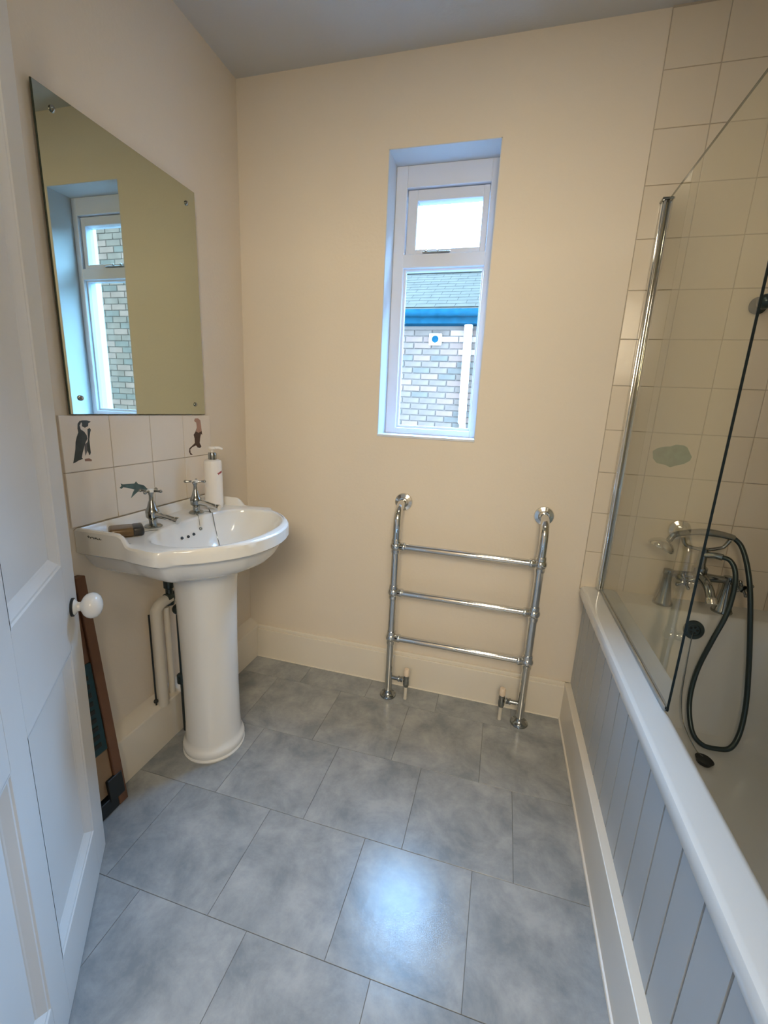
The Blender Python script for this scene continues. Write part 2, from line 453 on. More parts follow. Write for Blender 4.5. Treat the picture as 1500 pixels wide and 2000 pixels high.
# ============================================================ window
win = bpy.data.objects.new('window_1', None); link(win); win['kind'] = 'structure'
win.location = (0, 0, 0)
b_ = B()   # white painted reveal lining
L = 0.003
box(b_, WX0, WX0 + L, 0.0, REV, WZ0, WZ1)
box(b_, WX1 - L, WX1, 0.0, REV, WZ0, WZ1)
box(b_, WX0, WX1, 0.0, REV, WZ1 - L, WZ1)
obj('reveal', b_, M['reveal'], win)
b_ = B(); box(b_, WX0, WX1, -0.004, REV, WZ0, WZ0 + 0.010, 0.002, 2)
obj('window_sill', b_, M['upvc'], win)
def frame(bm, x0, x1, z0, z1, wl, wr, wb, wt, y0, y1, bev=0.004):
    box(bm, x0, x0 + wl, y0, y1, z0, z1, bev, 2)
    box(bm, x1 - wr, x1, y0, y1, z0, z1, bev, 2)
    box(bm, x0 + wl - 0.002, x1 - wr + 0.002, y0 + 0.0004, y1, z0, z0 + wb, bev, 2)
    box(bm, x0 + wl - 0.002, x1 - wr + 0.002, y0 + 0.0004, y1, z1 - wt, z1, bev, 2)
FX0, FX1, FZ0, FZ1 = WX0 + L, WX1 - L, WZ0 + 0.010, WZ1 - L
b_ = B(); frame(b_, FX0, FX1, FZ0, FZ1, 0.045, 0.030, 0.026, 0.075, REV - 0.01, REV + 0.06)
box(b_, FX0 + 0.04, FX1 - 0.028, REV - 0.0096, REV + 0.06, 1.778, 1.828, 0.004, 2)   # transom
obj('window_frame', b_, M['upvc'], win)
cx0, cx1, cz0, cz1 = FX0 + 0.047, FX1 - 0.032, 1.829, FZ1 - 0.077
b_ = B(); frame(b_, cx0, cx1, cz0, cz1, 0.040, 0.024, 0.020, 0.040, REV + 0.004, REV + 0.05)
sash = obj('casement_sash', b_, M['upvc'], win)
b_ = B()
box(b_, cx0 + 0.07, cx0 + 0.18, REV - 0.006, REV + 0.002, 1.832, 1.838, 0.002)
ball(b_, (cx0 + 0.085, REV - 0.006, 1.840), 0.006); ball(b_, (cx0 + 0.13, REV - 0.006, 1.840), 0.005)
obj('window_stay', b_, M['chrome'], sash)
b_ = B(); box(b_, cx0 + 0.038, cx1 - 0.022, REV + 0.025, REV + 0.029, cz0 + 0.018, cz1 - 0.038)
obj('pane', b_, M['window_glass'], sash)
b_ = B(); box(b_, FX0 + 0.043, FX1 - 0.028, REV + 0.025, REV + 0.029, FZ0 + 0.024, 1.780)
obj('pane', b_, M['window_glass'], win)
b_ = B()   # glazing bead of the lower light
frame(b_, FX0 + 0.044, FX1 - 0.029, FZ0 + 0.025, 1.779, 0.010, 0.008, 0.012, 0.008, REV + 0.006, REV + 0.024, 0.002)
obj('glazing_bead', b_, M['upvc'], win)

# ============================================================ door (opened inwards, hinged on the left of the doorway)
door = bpy.data.objects.new('door_1', None); link(door); door['kind'] = 'structure'
# the old door hangs slightly out of plumb
door.matrix_world = Matrix.Translation((0.161, -1.0013, 0.0)) @ Matrix.Rotation(math.radians(0.75), 4, 'Y') @ Matrix.Rotation(math.atan2(-0.788, 0.616), 4, 'Z')
DW, DH = 0.78, 2.0
OP = [(0.086, 0.370, 0.150, 0.665), (0.445, 0.700, 0.150, 0.665), (0.086, 0.370, 0.865, 1.86), (0.445, 0.700, 0.865, 1.86)]
b_ = B()
for x0, x1 in ((0, 0.086), (0.370, 0.445), (0.700, DW)):
    box(b_, x0, x1, -0.035, 0, 0.006, DH, 0.0015)
for z0, z1 in ((0.006, 0.150), (0.665, 0.865), (1.86, DH)):
    box(b_, 0.0855, 0.3705, -0.0349, -0.0001, z0, z1)
    box(b_, 0.4445, 0.7005, -0.0349, -0.0001, z0, z1)
obj('door_leaf', b_, M['door'], door)
for x0, x1, z0, z1 in OP:
    b_ = B(); box(b_, x0 - 0.002, x1 + 0.002, -0.026, -0.014, z0 - 0.002, z1 + 0.002)
    obj('door_panel', b_, M['door'], door)
    # mitred moulding with ogee-like section
    sec = [(-0.0006, 0.0004), (0.003, 0.0002), (0.006, -0.0022), (0.010, -0.0026), (0.024, -0.0115), (0.027, -0.0128), (0.029, -0.0142)]
    rings = []
    for d, y in sec:
        rings.append([(x0 + d, y, z0 + d), (x1 - d, y, z0 + d), (x1 - d, y, z1 - d), (x0 + d, y, z1 - d)])
    b_ = B(); ring_loft(b_, rings)
    obj('panel_moulding', b_, M['door'], door)
b_ = B()
kx, kz = 0.047, 0.752
lathe(b_, [(0.002, 0.0), (0.018, 0.0), (0.019, 0.003), (0.015, 0.006), (0.011, 0.009), (0.0105, 0.014), (0.014, 0.017), (0.022, 0.021), (0.0275, 0.027), (0.0300, 0.034), (0.0300, 0.040), (0.0270, 0.048), (0.020, 0.054), (0.010, 0.0575), (0.001, 0.0585)], (kx, 0.003, kz), (0, 1, 0), 36)
knob = obj('door_knob', b_, M['ceramic'], door, smooth=True, label='white ceramic door knob')
b_ = B(); lathe(b_, [(0.002, 0), (0.0215, 0), (0.0215, 0.004), (0.018, 0.0055), (0.002, 0.0055)], (kx, 0, kz), (0, 1, 0), 28)
obj('knob_rose', b_, M['black'], knob, smooth=True)
b_ = B(); ball(b_, (kx - 0.002, 0.012, kz - 0.0105), 0.0028, seg=10)
obj('screw', b_, M['black'], knob)

# ============================================================ mirror
MY0, MY1, MZ0, MZ1 = -0.832, -0.290, 1.178, 1.918
mir = thing('wall_mirror', 'large frameless rectangular mirror screwed to the left wall above the basin', 'mirror', (0, (MY0 + MY1) / 2, MZ0))
def loc(o, t):   # keep world shape while parented to a moved thing
    o.matrix_parent_inverse = Matrix.Translation(-t.location)
    return o
b_ = B()
rings = []
for d, x in ((0, 0.0085), (0, 0.0125), (0.0012, 0.0135)):
    rings.append([(x, MY0 + d, MZ0 + d), (x, MY1 - d, MZ0 + d), (x, MY1 - d, MZ1 - d), (x, MY0 + d, MZ1 - d)])
ring_loft(b_, rings, cap0=True)
loc(obj('mirror_edge', b_, M['mirror_edge'], mir), mir)
b_ = B(); box(b_, 0.0090, 0.0137, MY0 + 0.0012, MY1 - 0.0012, MZ0 + 0.0012, MZ1 - 0.0012)
loc(obj('mirror_glass', b_, M['mirror'], mir), mir)
for y, z in ((-0.788, 1.881), (-0.334, 1.869), (-0.342, 1.214), (-0.799, 1.221)):
    b_ = B(); lathe(b_, [(0.001, -0.013), (0.003, -0.013), (0.003, 0), (0.0075, 0), (0.0072, 0.003), (0.004, 0.0055), (0.0008, 0.006)], (0.0138, y, z), (1, 0, 0), 18)
    loc(obj('screw_cap', b_, M['dark_chrome'], mir, smooth=True), mir)

# ============================================================ basin and pedestal
YC = -0.573
half = [(0.0015, 0.280), (0.06, 0.280), (0.12, 0.280), (0.160, 0.280), (0.175, 0.284), (0.20, 0.289), (0.24, 0.293), (0.275, 0.295), (0.287, 0.291), (0.296, 0.278), (0.303, 0.266), (0.318, 0.257), (0.340, 0.243), (0.365, 0.222), (0.395, 0.194), (0.425, 0.158), (0.448, 0.118), (0.463, 0.070), (0.470, 0.030)]
outer = [(x, -y) for x, y in half] + [(0.472, 0.0)] + [(x, y) for x, y in reversed(half)]
# back edge points
outer = outer + [(0.0015, 0.28 - 0.56 * t) for t in [i / 12 for i in range(1, 12)]]
OC = Vector((0.265, 0.0))
def dens(poly, step=0.012):
    out = []
    n = len(poly)
    for i in range(n):
        a = Vector(poly[i]); c = Vector(poly[(i + 1) % n])
        k = max(1, int((c - a).length / step))
        for j in range(k): out.append(a + (c - a) * j / k)
    return out
O_ = dens(outer)
def inner_pt(p_):
    d = Vector(p_) - OC
    a = math.atan2(d.y, d.x)
    ca, sa = math.cos(a), math.sin(a)
    # superellipse around a centre, flatter towards the taps
    A = 0.172 if ca > 0 else 0.128
    Bh = 0.232
    e = 2.15 if ca > 0 else 2.7
    r = (abs(ca / A) ** e + abs(sa / Bh) ** e) ** (-1 / e)
    return OC + Vector((ca, sa)) * r
I_ = [inner_pt(p_) for p_ in O_]
def sm(x, a, c):
    t = max(0, min(1, (x - a) / (c - a))); return t * t * (3 - 2 * t)
def raise_h(p_): return 0.030 * (1 - sm(p_.x, 0.150, 0.182))
RZ = 0.840
def inset(p_, d):
    q = Vector(p_); v = OC - q
    # inset towards a line so that straight sides keep parallel
    dx = 0.0; dy = 0.0
    out = q.copy()
    l = v.length
    if q.x <= 0.002: out.x = q.x + d; out.y = q.y * (1 - d / 0.28) if abs(q.y) > 0.26 else q.y
    elif q.x < 0.28 and abs(q.y) > 0.27: out.y = q.y - math.copysign(d, q.y); out.x = max(q.x, d) if q.x < 0.15 else q.x - d * sm(q.x, 0.2, 0.28)
    else: out = q + v / l * d
    return out
rings = []
def ring(fn): rings.append([Vector((p2[0], p2[1] + YC, p2[2])) for p2 in [fn(i) for i in range(len(O_))]])
# bowl from the drain outwards
BC = Vector((0.235, 0.0))
def bowl_z(t): return RZ - 0.009 - 0.122 * (1 - t ** 3.0)
for t in (0.08, 0.2, 0.35, 0.5, 0.62, 0.72, 0.80, 0.87, 0.92, 0.96, 0.985, 1.0):
    ring(lambda i, t=t: (*BC.lerp(I_[i], t), bowl_z(t)))
for k in range(1, 7):
    a_ = k / 6 * PI / 2
    ring(lambda i, a_=a_: (*(I_[i] + (O_[i] - I_[i]).normalized() * 0.011 * (1 - math.cos(a_))), RZ - 0.009 + 0.010 * math.sin(a_)))
def bowl_at(x, y):   # height of the bowl surface, y relative to the basin centre
    q = Vector((x, y)) - BC
    if q.length < 1e-6: return bowl_z(0.05)
    best = max(I_, key=lambda p_: (p_ - BC).normalized().dot(q.normalized()))
    t = q.length / (best - BC).length
    return bowl_z(min(t, 1.0)) if t < 1 else RZ + 0.001
def wd(i, d, f): return min(d, f * (O_[i] - I_[i]).length)
ring(lambda i: (*(I_[i].lerp(inset(O_[i], wd(i, 0.030, 0.50)), 0.85)), RZ + 0.001))
ring(lambda i: (*inset(O_[i], wd(i, 0.024, 0.42)), RZ + 0.001))
ring(lambda i: (*inset(O_[i], wd(i, 0.016, 0.32)), RZ + raise_h(O_[i]) * 0.75))
ring(lambda i: (*inset(O_[i], wd(i, 0.010, 0.20)), RZ + raise_h(O_[i])))
ring(lambda i: (*inset(O_[i], 0.004), RZ + raise_h(O_[i]) - 0.001))
ring(lambda i: (*O_[i], RZ + raise_h(O_[i]) - 0.006))
ring(lambda i: (*O_[i], RZ - 0.020))
ring(lambda i: (*O_[i], RZ - 0.040))
ring(lambda i: (*inset(O_[i], 0.006), RZ - 0.046))
def under(s, z, k):
    def fn(i):
        q = inset(O_[i], 0.0)
        c = Vector((0.17, 0))
        rr = q - c
        return (max(0.0015, c.x + rr.x * k), c.y + rr.y * s, z)
    return fn
def under2(s, z, k):
    f0 = under(s, z, k)
    def fn(i):
        x, y, zz = f0(i)
        if O_[i].x <= 0.002: x = 0.0015
        return (x, y, zz)
    return fn
for s, z, k in ((0.93, 0.792, 0.945), (0.90, 0.775, 0.92), (0.86, 0.755, 0.89), (0.80, 0.735, 0.83), (0.70, 0.718, 0.72), (0.55, 0.706, 0.55), (0.38, 0.700, 0.38)):
    ring(under2(s, z, k))
b_ = B()
R_ = ring_loft(b_, rings, cap0=True, cap1=True)
basin = thing('pedestal_basin', 'white ceramic washbasin on a round pedestal against the left wall', 'washbasin', (0.2, YC, 0))
loc(obj('basin_bowl', b_, M['ceramic'], basin, smooth=True), basin)
b_ = B()
PR = [(0.010, 0.0), (0.108, 0.0), (0.110, 0.006), (0.106, 0.012), (0.108, 0.020), (0.110, 0.030), (0.106, 0.040), (0.100, 0.046), (0.098, 0.060), (0.0955, 0.12), (0.0945, 0.25), (0.0955, 0.42), (0.099, 0.56), (0.104, 0.65), (0.112, 0.690), (0.118, 0.708), (0.01, 0.708)]
lathe(b_, PR, (0.202, YC, 0), (0, 0, 1), 48, sx=0.96, sy=1.0)
loc(obj('pedestal', b_, M['ceramic'], basin, smooth=True), basin)
for k, y in enumerate((-0.029, 0.0, 0.027)):
    b_ = B(); lathe(b_, [(0.001, 0), (0.0048, 0), (0.0048, 0.004), (0.001, 0.004)], (0.1490, YC - 0.012 + y, bowl_at(0.1490, y - 0.012) - 0.0018), (0.80, 0, 0.6), 14)
    loc(obj('overflow_hole', b_, M['black'], basin), basin)
b_ = B(); lathe(b_, [(0.001, 0), (0.021, 0), (0.023, 0.002), (0.021, 0.004), (0.015, 0.002), (0.001, 0.0015)], (0.235, YC, bowl_z(0.1) + 0.0005), (0, 0, 1), 24)
loc(obj('waste', b_, M['chrome'], basin, smooth=True), basin)
# maker's mark on the left apron (a small script, illegible in the photograph)
b_ = B()
pts = []
for k in range(60):
    u = k / 59
    pts.append((0.048 + 0.046 * u + 0.0012 * math.sin(u * 47), YC - 0.2803, 0.851 - 0.002 * u + (0.0034 if u < 0.12 else 0.0022) * math.sin(u * 52) + 0.0012 * math.sin(u * 23)))
tube(b_, pts, 0.0007, 6, False)
loc(obj('makers_mark', b_, M['mark_print'], basin), basin)

# ---- basin taps
def basin_tap(y, label, turn):
    t = thing('basin_tap', label, 'tap', (0.098, y, RZ + 0.001), 0, 'chrome pillar taps on the basin')
    b2 = B(); lathe(b2, [(0.002, 0), (0.0255, 0), (0.026, 0.003), (0.022, 0.007), (0.012, 0.010), (0.0115, 0.020), (0.013, 0.026), (0.0185, 0.032), (0.0195, 0.046), (0.0190, 0.053), (0.0155, 0.058), (0.0125, 0.066), (0.0095, 0.078), (0.007, 0.084), (0.0062, 0.098), (0.0085, 0.108), (0.009, 0.112), (0.002, 0.114)], (0, 0, 0), (0, 0, 1), 28)
    obj('tap_body', b2, M['dark_chrome'], t, smooth=True)
    b2 = B(); tube(b2, [(0.008, 0, 0.040), (0.030, 0, 0.039), (0.060, 0, 0.035), (0.084, 0, 0.030)], [0.0115, 0.010, 0.0088, 0.0085], 16)
    lathe(b2, [(0.001, 0), (0.0105, 0), (0.0112, 0.004), (0.0105, 0.012), (0.001, 0.012)], (0.082, 0, 0.0305), (0.97, 0, -0.22), 20)
    obj('spout', b2, M['chrome'], t, smooth=True)
    b2 = B()
    for k in range(4):
        a = turn + k * PI / 2
        c, s = math.cos(a), math.sin(a)
        tube(b2, [(0.005 * c, 0.005 * s, 0.113), (0.020 * c, 0.020 * s, 0.113), (0.031 * c, 0.031 * s, 0.113)], [0.004, 0.0032, 0.0042], 10)
        ball(b2, (0.031 * c, 0.031 * s, 0.113), 0.0052, seg=12)
    h = obj('cross_handle', b2, M['dark_chrome'], t, smooth=True)
    b2 = B(); lathe(b2, [(0.001, 0), (0.0115, 0), (0.0120, 0.004), (0.010, 0.0075), (0.005, 0.009), (0.0008, 0.0095)], (0, 0, 0.110), (0, 0, 1), 20)
    obj('handle_cap', b2, M['ceramic'], h, smooth=True, label='white ceramic handle cap')
    return t
basin_tap(YC - 0.100, 'chrome basin tap with cross handle nearer the soap, under the dolphin tile', 0.25)
basin_tap(YC + 0.100, 'chrome basin tap with cross handle next to the white pump bottle', 0.55)
# ---- plug chain
t = thing('basin_plug_chain', 'thin metal chain hanging from beside the right tap into the basin bowl', 'chain', (0.125, YC + 0.1, RZ))
b_ = B()
cp = []
for k in range(17):
    u = k / 16
    x = 0.112 + 0.110 * u + 0.010 * math.sin(u * 2.6); y = -0.448 - 0.062 * u ** 1.4 + 0.006 * math.sin(u * 5)
    cp.append((x, y, bowl_at(x, y - YC) + 0.0024))
tube(b_, cp, 0.0014, 8, False)
loc(obj('chain', b_, M['dark_chrome'], t, smooth=True), t)
b_ = B()
cp = []
for k in range(9):
    u = k / 8; x = 0.108 + 0.036 * u; y = -0.490 - 0.028 * u
    cp.append((x, y, bowl_at(x, y - YC) + 0.0022))
tube(b_, cp, 0.0012, 8, False)
ball(b_, (0.148, -0.520, bowl_at(0.148, -0.520 - YC) + 0.004), 0.0062, seg=14)
loc(obj('chain_anchor', b_, M['dark_chrome'], t, smooth=True), t)

# ---- soap bar
t = thing('soap_bar', 'brown amber soap bar with a dark end on the left of the basin shelf', 'soap', (0.100, -0.770, RZ + 0.0015), 0.86)
b_ = B(); box(b_, -0.048, 0.016, -0.031, 0.031, 0, 0.026, 0.008, 3)
obj('bar', b_, M['soap'], t, smooth=True)
b_ = B(); box(b_, 0.008, 0.040, -0.0312, 0.0312, 0.0002, 0.0263, 0.008, 3)  # separate dark block at one end of the bar
obj('bar_end', b_, M['soap_dark'], t, smooth=True, label='darker end')

# ---- pump bottle
t = thing('pump_bottle', 'tall white pump bottle standing at the right end of the basin shelf', 'bottle', (0.098, -0.372, RZ + 0.0005), 0.5)
b_ = B()
pr = [(0.002, 0), (0.029, 0), (0.0315, 0.003), (0.0320, 0.02), (0.0318, 0.168), (0.0300, 0.176), (0.022, 0.180), (0.013, 0.181), (0.002, 0.181)]
lathe(b_, pr, (0, 0, 0), (0, 0, 1), 32)
obj('bottle_body', b_, M['plastic'], t, smooth=True)
b_ = B(); lathe(b_, [(0.001, 0.181), (0.0145, 0.181), (0.0148, 0.202), (0.013, 0.206), (0.001, 0.206)], (0, 0, 0), (0, 0, 1), 24)
obj('pump_collar', b_, M['dark_chrome'], t, smooth=True)
b_ = B()
lathe(b_, [(0.001, 0.205), (0.0045, 0.205), (0.0045, 0.217), (0.013, 0.218), (0.0145, 0.222), (0.012, 0.227), (0.001, 0.228)], (0, 0, 0), (0, 0, 1), 20)
tube(b_, [(0.0, 0, 0.2225), (0.022, 0, 0.223), (0.036, 0, 0.219)], [0.0055, 0.005, 0.0035], 12)
obj('pump_head', b_, M['plastic'], t, smooth=True)
b_ = B()
pts = []
for k in range(40):
    u = k / 39
    a = -0.92 + 0.62 * u
    pts.append((0.0321 * math.cos(a), 0.0321 * math.sin(a), 0.130 + 0.008 * u + 0.0038 * math.sin(u * 30)))
tube(b_, pts, 0.0009, 6, False)
obj('printed_mark', b_, M['red_print'], t, label='small dark red script printed on the bottle')

# ---- plumbing below the basin
t = thing('basin_pipework', 'off-white painted pipes with dark fittings behind the basin pedestal', 'pipe', (0.03, -0.60, 0.2))
b_ = B(); tube(b_, [(0.040, -0.632, 0.160), (0.040, -0.632, 0.30), (0.040, -0.632, 0.50), (0.040, -0.625, 0.530), (0.042, -0.605, 0.545), (0.045, -0.57, 0.548)], 0.0185, 18)
loc(obj('waste_pipe', b_, M['grey_pvc'], t, smooth=True), t)
b_ = B(); tube(b_, [(0.040, -0.585, 0.182), (0.040, -0.585, 0.52)], 0.011, 14, False)
loc(obj('supply_pipe', b_, M['grey_pvc'], t, smooth=True), t)
b_ = B(); tube(b_, [(0.032, -0.655, 0.172), (0.032, -0.655, 0.52)], 0.003, 8, False)  # shadow along the waste pipe's left edge, made as a thin black tube
ball(b_, (0.032, -0.656, 0.188), 0.008, seg=12)
loc(obj('pipe_shadow', b_, M['black'], t, smooth=True), t)
b_ = B()
lathe(b_, [(0.001, 0), (0.014, 0), (0.016, 0.01), (0.016, 0.03), (0.012, 0.035), (0.012, 0.06), (0.017, 0.065), (0.017, 0.09), (0.010, 0.10), (0.010, 0.18), (0.001, 0.18)], (0.046, -0.572, 0.525), (0, 0, 1), 20)
tube(b_, [(0.046, -0.590, 0.555), (0.05, -0.52, 0.55)], 0.016, 14, False)
ball(b_, (0.060, -0.552, 0.50), 0.020, seg=14)
loc(obj('valve', b_, M['hose'], t, smooth=True, label='dark tarnished isolating valve'), t)
b_ = B(); lathe(b_, [(0.001, 0), (0.018, 0), (0.018, 0.03), (0.012, 0.035), (0.001, 0.035)], (0.058, -0.553, 0.205), (0, 0, 1), 18)
tube(b_, [(0.058, -0.553, 0.23), (0.058, -0.553, 0.50)], 0.0065, 10, False)
tube(b_, [(0.062, -0.553, 0.0), (0.062, -0.553, 0.21)], 0.011, 10, False)  # dark tube stands in for the shade behind the pedestal down to the floor
loc(obj('lower_clip_shade', b_, M['hose'], t, smooth=True, label='dark pipe clip and riser, pedestal shade added as dark pipe'), t)

# ============================================================ folded wooden step leaning on the left wall behind the door
step = thing('folding_step', 'folded brown wooden step with a teal rubber tread leaning behind the door', 'step stool', (0.096, -0.86, 0.0))
lean = math.atan2(0.066, 0.735)
step.rotation_euler = (0, -lean, 0)
SL = 0.742
# local: x = thickness (outwards), y = width towards the door, z = along the lean
def sb(name, x0, x1, y0, y1, z0, z1, mm, bev=0.002, label=None, parent=None):
    b2 = B(); box(b2, x0, x1, y0, y1, z0, z1, bev)
    return obj(name, b2, mm, parent or step, label=label)
sb('stile', -0.026, 0.002, -0.030, 0.000, 0.004, SL, M['wood'])
sb('stile', -0.026, 0.002, -0.36, -0.33, 0.004, SL, M['wood'])
sb('board', -0.020, -0.006, -0.33, -0.030, 0.49, 0.655, M['wood'])
sb('top_rail', -0.022, 0.000, -0.33, -0.030, 0.700, SL, M['wood'])
sb('bracket', -0.016, -0.004, -0.33, -0.031, 0.655, 0.700, M['black'], label='black strip painted as the dark gap under the top rail')  # black filler standing in for the shaded gap below the rail
tr_ = sb('tread', -0.018, -0.003, -0.33, -0.030, 0.205, 0.49, M['teal'], label='dark teal ribbed rubber tread')
b_ = B()
for j in range(9):
    for k in range(7):
        z = 0.235 + 0.027 * j; y = -0.060 - 0.038 * k
        box(b_, -0.004, 0.0005, y - 0.013, y + 0.013, z - 0.007, z + 0.007, 0.0015)
obj('tread_ribs', b_, M['black'], tr_, kind='stuff')
sb('lower_board', -0.020, -0.006, -0.33, -0.030, 0.062, 0.205, M['wood_light'])
sb('bottom_rail', -0.024, 0.0005, -0.33, -0.030, 0.004, 0.050, M['black'], label='dark bottom rail')
sb('corner_bracket', -0.010, 0.004, -0.056, -0.006, 0.035, 0.110, M['black'], label='dark corner bracket')

# ============================================================ towel rail
rail = thing('towel_rail', 'chrome three bar towel rail standing under the window on the back wall', 'towel rail', (1.02, -0.105, 0))
RY = -0.105
for sx, x in ((-1, 0.744), (1, 1.301)):
    b_ = B()
    pts = [(x, RY, 0.0), (x, RY, 0.30), (x, RY, 0.60), (x, RY, 0.72), (x, RY, 0.775)]
    R = 0.070
    for k in range(1, 9):
        a = k / 8 * PI / 2
        pts.append((x, RY + R * (1 - math.cos(a)), 0.785 + R * math.sin(a)))
    pts.append((x, -0.004, 0.855))
    tube(b_, pts, 0.0160, 20, False)
    loc(obj('upright', b_, M['chrome'], rail, smooth=True), rail)
    b_ = B(); lathe(b_, [(0.002, 0), (0.036, 0), (0.0375, 0.004), (0.035, 0.009), (0.022, 0.013), (0.019, 0.020), (0.002, 0.020)], (x, 0, 0.855), (0, -1, 0), 32)
    loc(obj('wall_flange', b_, M['chrome'], rail, smooth=True), rail)
    b_ = B(); lathe(b_, [(0.002, 0), (0.034, 0), (0.036, 0.004), (0.034, 0.010), (0.024, 0.016), (0.019, 0.026), (0.017, 0.032), (0.002, 0.032)], (x, RY, 0.0), (0, 0, 1), 32)
    loc(obj('foot', b_, M['dark_chrome'], rail, smooth=True), rail)
    for z in (0.692, 0.492, 0.284):
        b_ = B(); ball(b_, (x, RY, z), 0.0240, seg=22)
        lathe(b_, [(0.001, -0.030), (0.0180, -0.030), (0.0192, -0.026), (0.0192, 0.026), (0.0180, 0.030), (0.001, 0.030)], (x, RY, z), (0, 0, 1), 22)
        lathe(b_, [(0.001, 0.0), (0.0160, 0.0), (0.0165, 0.026), (0.0182, 0.029), (0.0182, 0.037), (0.0155, 0.041), (0.001, 0.041)], (x, RY, z), (-sx, 0, 0), 22)
        loc(obj('joint', b_, M['chrome'], rail, smooth=True), rail)
    # radiator valve
    d = -sx
    vx = x + d * 0.078
    b_ = B()
    tube(b_, [(x + d * 0.012, RY, 0.092), (x + d * 0.045, RY, 0.092)], 0.0085, 14, False)
    lathe(b_, [(0.001, 0), (0.012, 0), (0.0125, 0.006), (0.010, 0.010), (0.012, 0.014), (0.012, 0.020), (0.001, 0.020)], (x + d * 0.042, RY, 0.092), (d, 0, 0), 16)
    lathe(b_, [(0.001, 0), (0.0105, 0), (0.013, 0.010), (0.013, 0.024), (0.0115, 0.034), (0.013, 0.040), (0.011, 0.052), (0.001, 0.052)], (vx, RY, 0.062), (0, 0, 1), 18)
    v = loc(obj('valve', b_, M['dark_chrome'], rail, smooth=True), rail)
    b_ = B(); lathe(b_, [(0.001, 0), (0.0105, 0), (0.0125, 0.008), (0.0125, 0.028), (0.010, 0.034), (0.001, 0.035)], (vx, RY, 0.112), (0, 0, 1), 18)
    o = obj('valve_cap', b_, M['pink_cap'], v, smooth=True, label='pale cream valve cap')
    b_ = B(); tube(b_, [(vx, RY, 0.0), (vx, RY, 0.064)], 0.0075, 12, False)
    loc(obj('feed_pipe', b_, M['grey_pvc'], rail, smooth=True, label='cream feed pipe'), rail)
for z in (0.692, 0.492, 0.284):
    b_ = B(); tube(b_, [(0.744 + 0.03, RY, z), (1.301 - 0.03, RY, z)], 0.0140, 20, False)
    loc(obj('bar', b_, M['chrome'], rail, smooth=True), rail)

# ============================================================ bath
bath = thing('bathtub', 'white built-in bathtub along the right wall', 'bathtub', (1.817, -0.86, 0))
YB0 = YF
def rrect(x0, x1, y0, y1, r, n=8):
    pts = []
    for cx, cy, a0 in ((x1 - r, y1 - r, 0), (x0 + r, y1 - r, PI / 2), (x0 + r, y0 + r, PI), (x1 - r, y0 + r, 3 * PI / 2)):
        for k in range(n + 1):
            a = a0 + k / n * PI / 2
            pts.append((cx + r * math.cos(a), cy + r * math.sin(a)))
    # densify straight runs
    out = []
    for i in range(len(pts)):
        a = Vector(pts[i]); c = Vector(pts[(i + 1) % len(pts)])
        k = 10 if i % (n + 1) == n else 1
        for j in range(k): out.append(a + (c - a) * j / k)
    return out
BZ = 0.595
def bring(x0, x1, y0, y1, r, z): return [Vector((p_.x, p_.y, z)) for p_ in rrect(x0, x1, y0, y1, r)]
rings = [
    bring(XB + 0.010, XR - 0.004, YB0, -0.0085, 0.010, 0.545),
    bring(XB + 0.004, XR - 0.004, YB0, -0.0085, 0.010, 0.555),
    bring(XB, XR - 0.004, YB0, -0.0085, 0.012, 0.563),
    bring(XB, XR - 0.004, YB0, -0.0085, 0.014, 0.585),
    bring(XB + 0.003, XR, YB0, -0.0085, 0.014, 0.592),
    bring(XB + 0.010, XR - 0.002, YB0, -0.0085, 0.014, BZ),
    bring(XB + 0.014, XR - 0.004, YB0, -0.0105, 0.016, BZ),
    bring(XB + 0.062, XR - 0.048, YB0 + 0.078, -0.116, 0.083, BZ),
    bring(XB + 0.066, XR - 0.052, YB0 + 0.08, -0.120, 0.087, BZ - 0.0004),
    bring(XB + 0.073, XR - 0.060, YB0 + 0.085, -0.126, 0.095, BZ - 0.004),
    bring(XB + 0.080, XR - 0.068, YB0 + 0.09, -0.132, 0.100, BZ - 0.016),
    bring(XB + 0.086, XR - 0.075, YB0 + 0.10, -0.142, 0.105, BZ - 0.07),
    bring(XB + 0.100, XR - 0.090, YB0 + 0.16, -0.165, 0.115, 0.36),
    bring(XB + 0.115, XR - 0.105, YB0 + 0.22, -0.185, 0.12, 0.25),
    bring(XB + 0.140, XR - 0.130, YB0 + 0.27, -0.215, 0.12, 0.20),
    bring(XB + 0.180, XR - 0.170, YB0 + 0.32, -0.265, 0.10, 0.183),
    bring(XB + 0.28, XR - 0.27, YB0 + 0.42, -0.36, 0.05, 0.180),
]
b_ = B(); ring_loft(b_, rings, cap1=True)
loc(obj('tub', b_, M['enamel'], bath, smooth=True), bath)
OVX, OVY, OVZ = 1.817, -0.1415, 0.540
b_ = B(); lathe(b_, [(0.002, 0), (0.031, 0), (0.033, 0.003), (0.030, 0.007), (0.020, 0.008), (0.018, 0.004), (0.002, 0.004)], (OVX, OVY, OVZ), (0, -0.97, 0.2), 30)
ov = loc(obj('overflow', b_, M['hose'], bath, smooth=True, label='dark chrome overflow grille'), bath)
b_ = B()
for k in range(5):
    a = 2 * PI * k / 5
    ball(b_, (OVX + 0.0105 * math.cos(a), OVY - 0.005, OVZ + 0.0105 * math.sin(a)), 0.0038, seg=10)
obj('grille_hole', b_, M['black'], ov, kind='stuff')
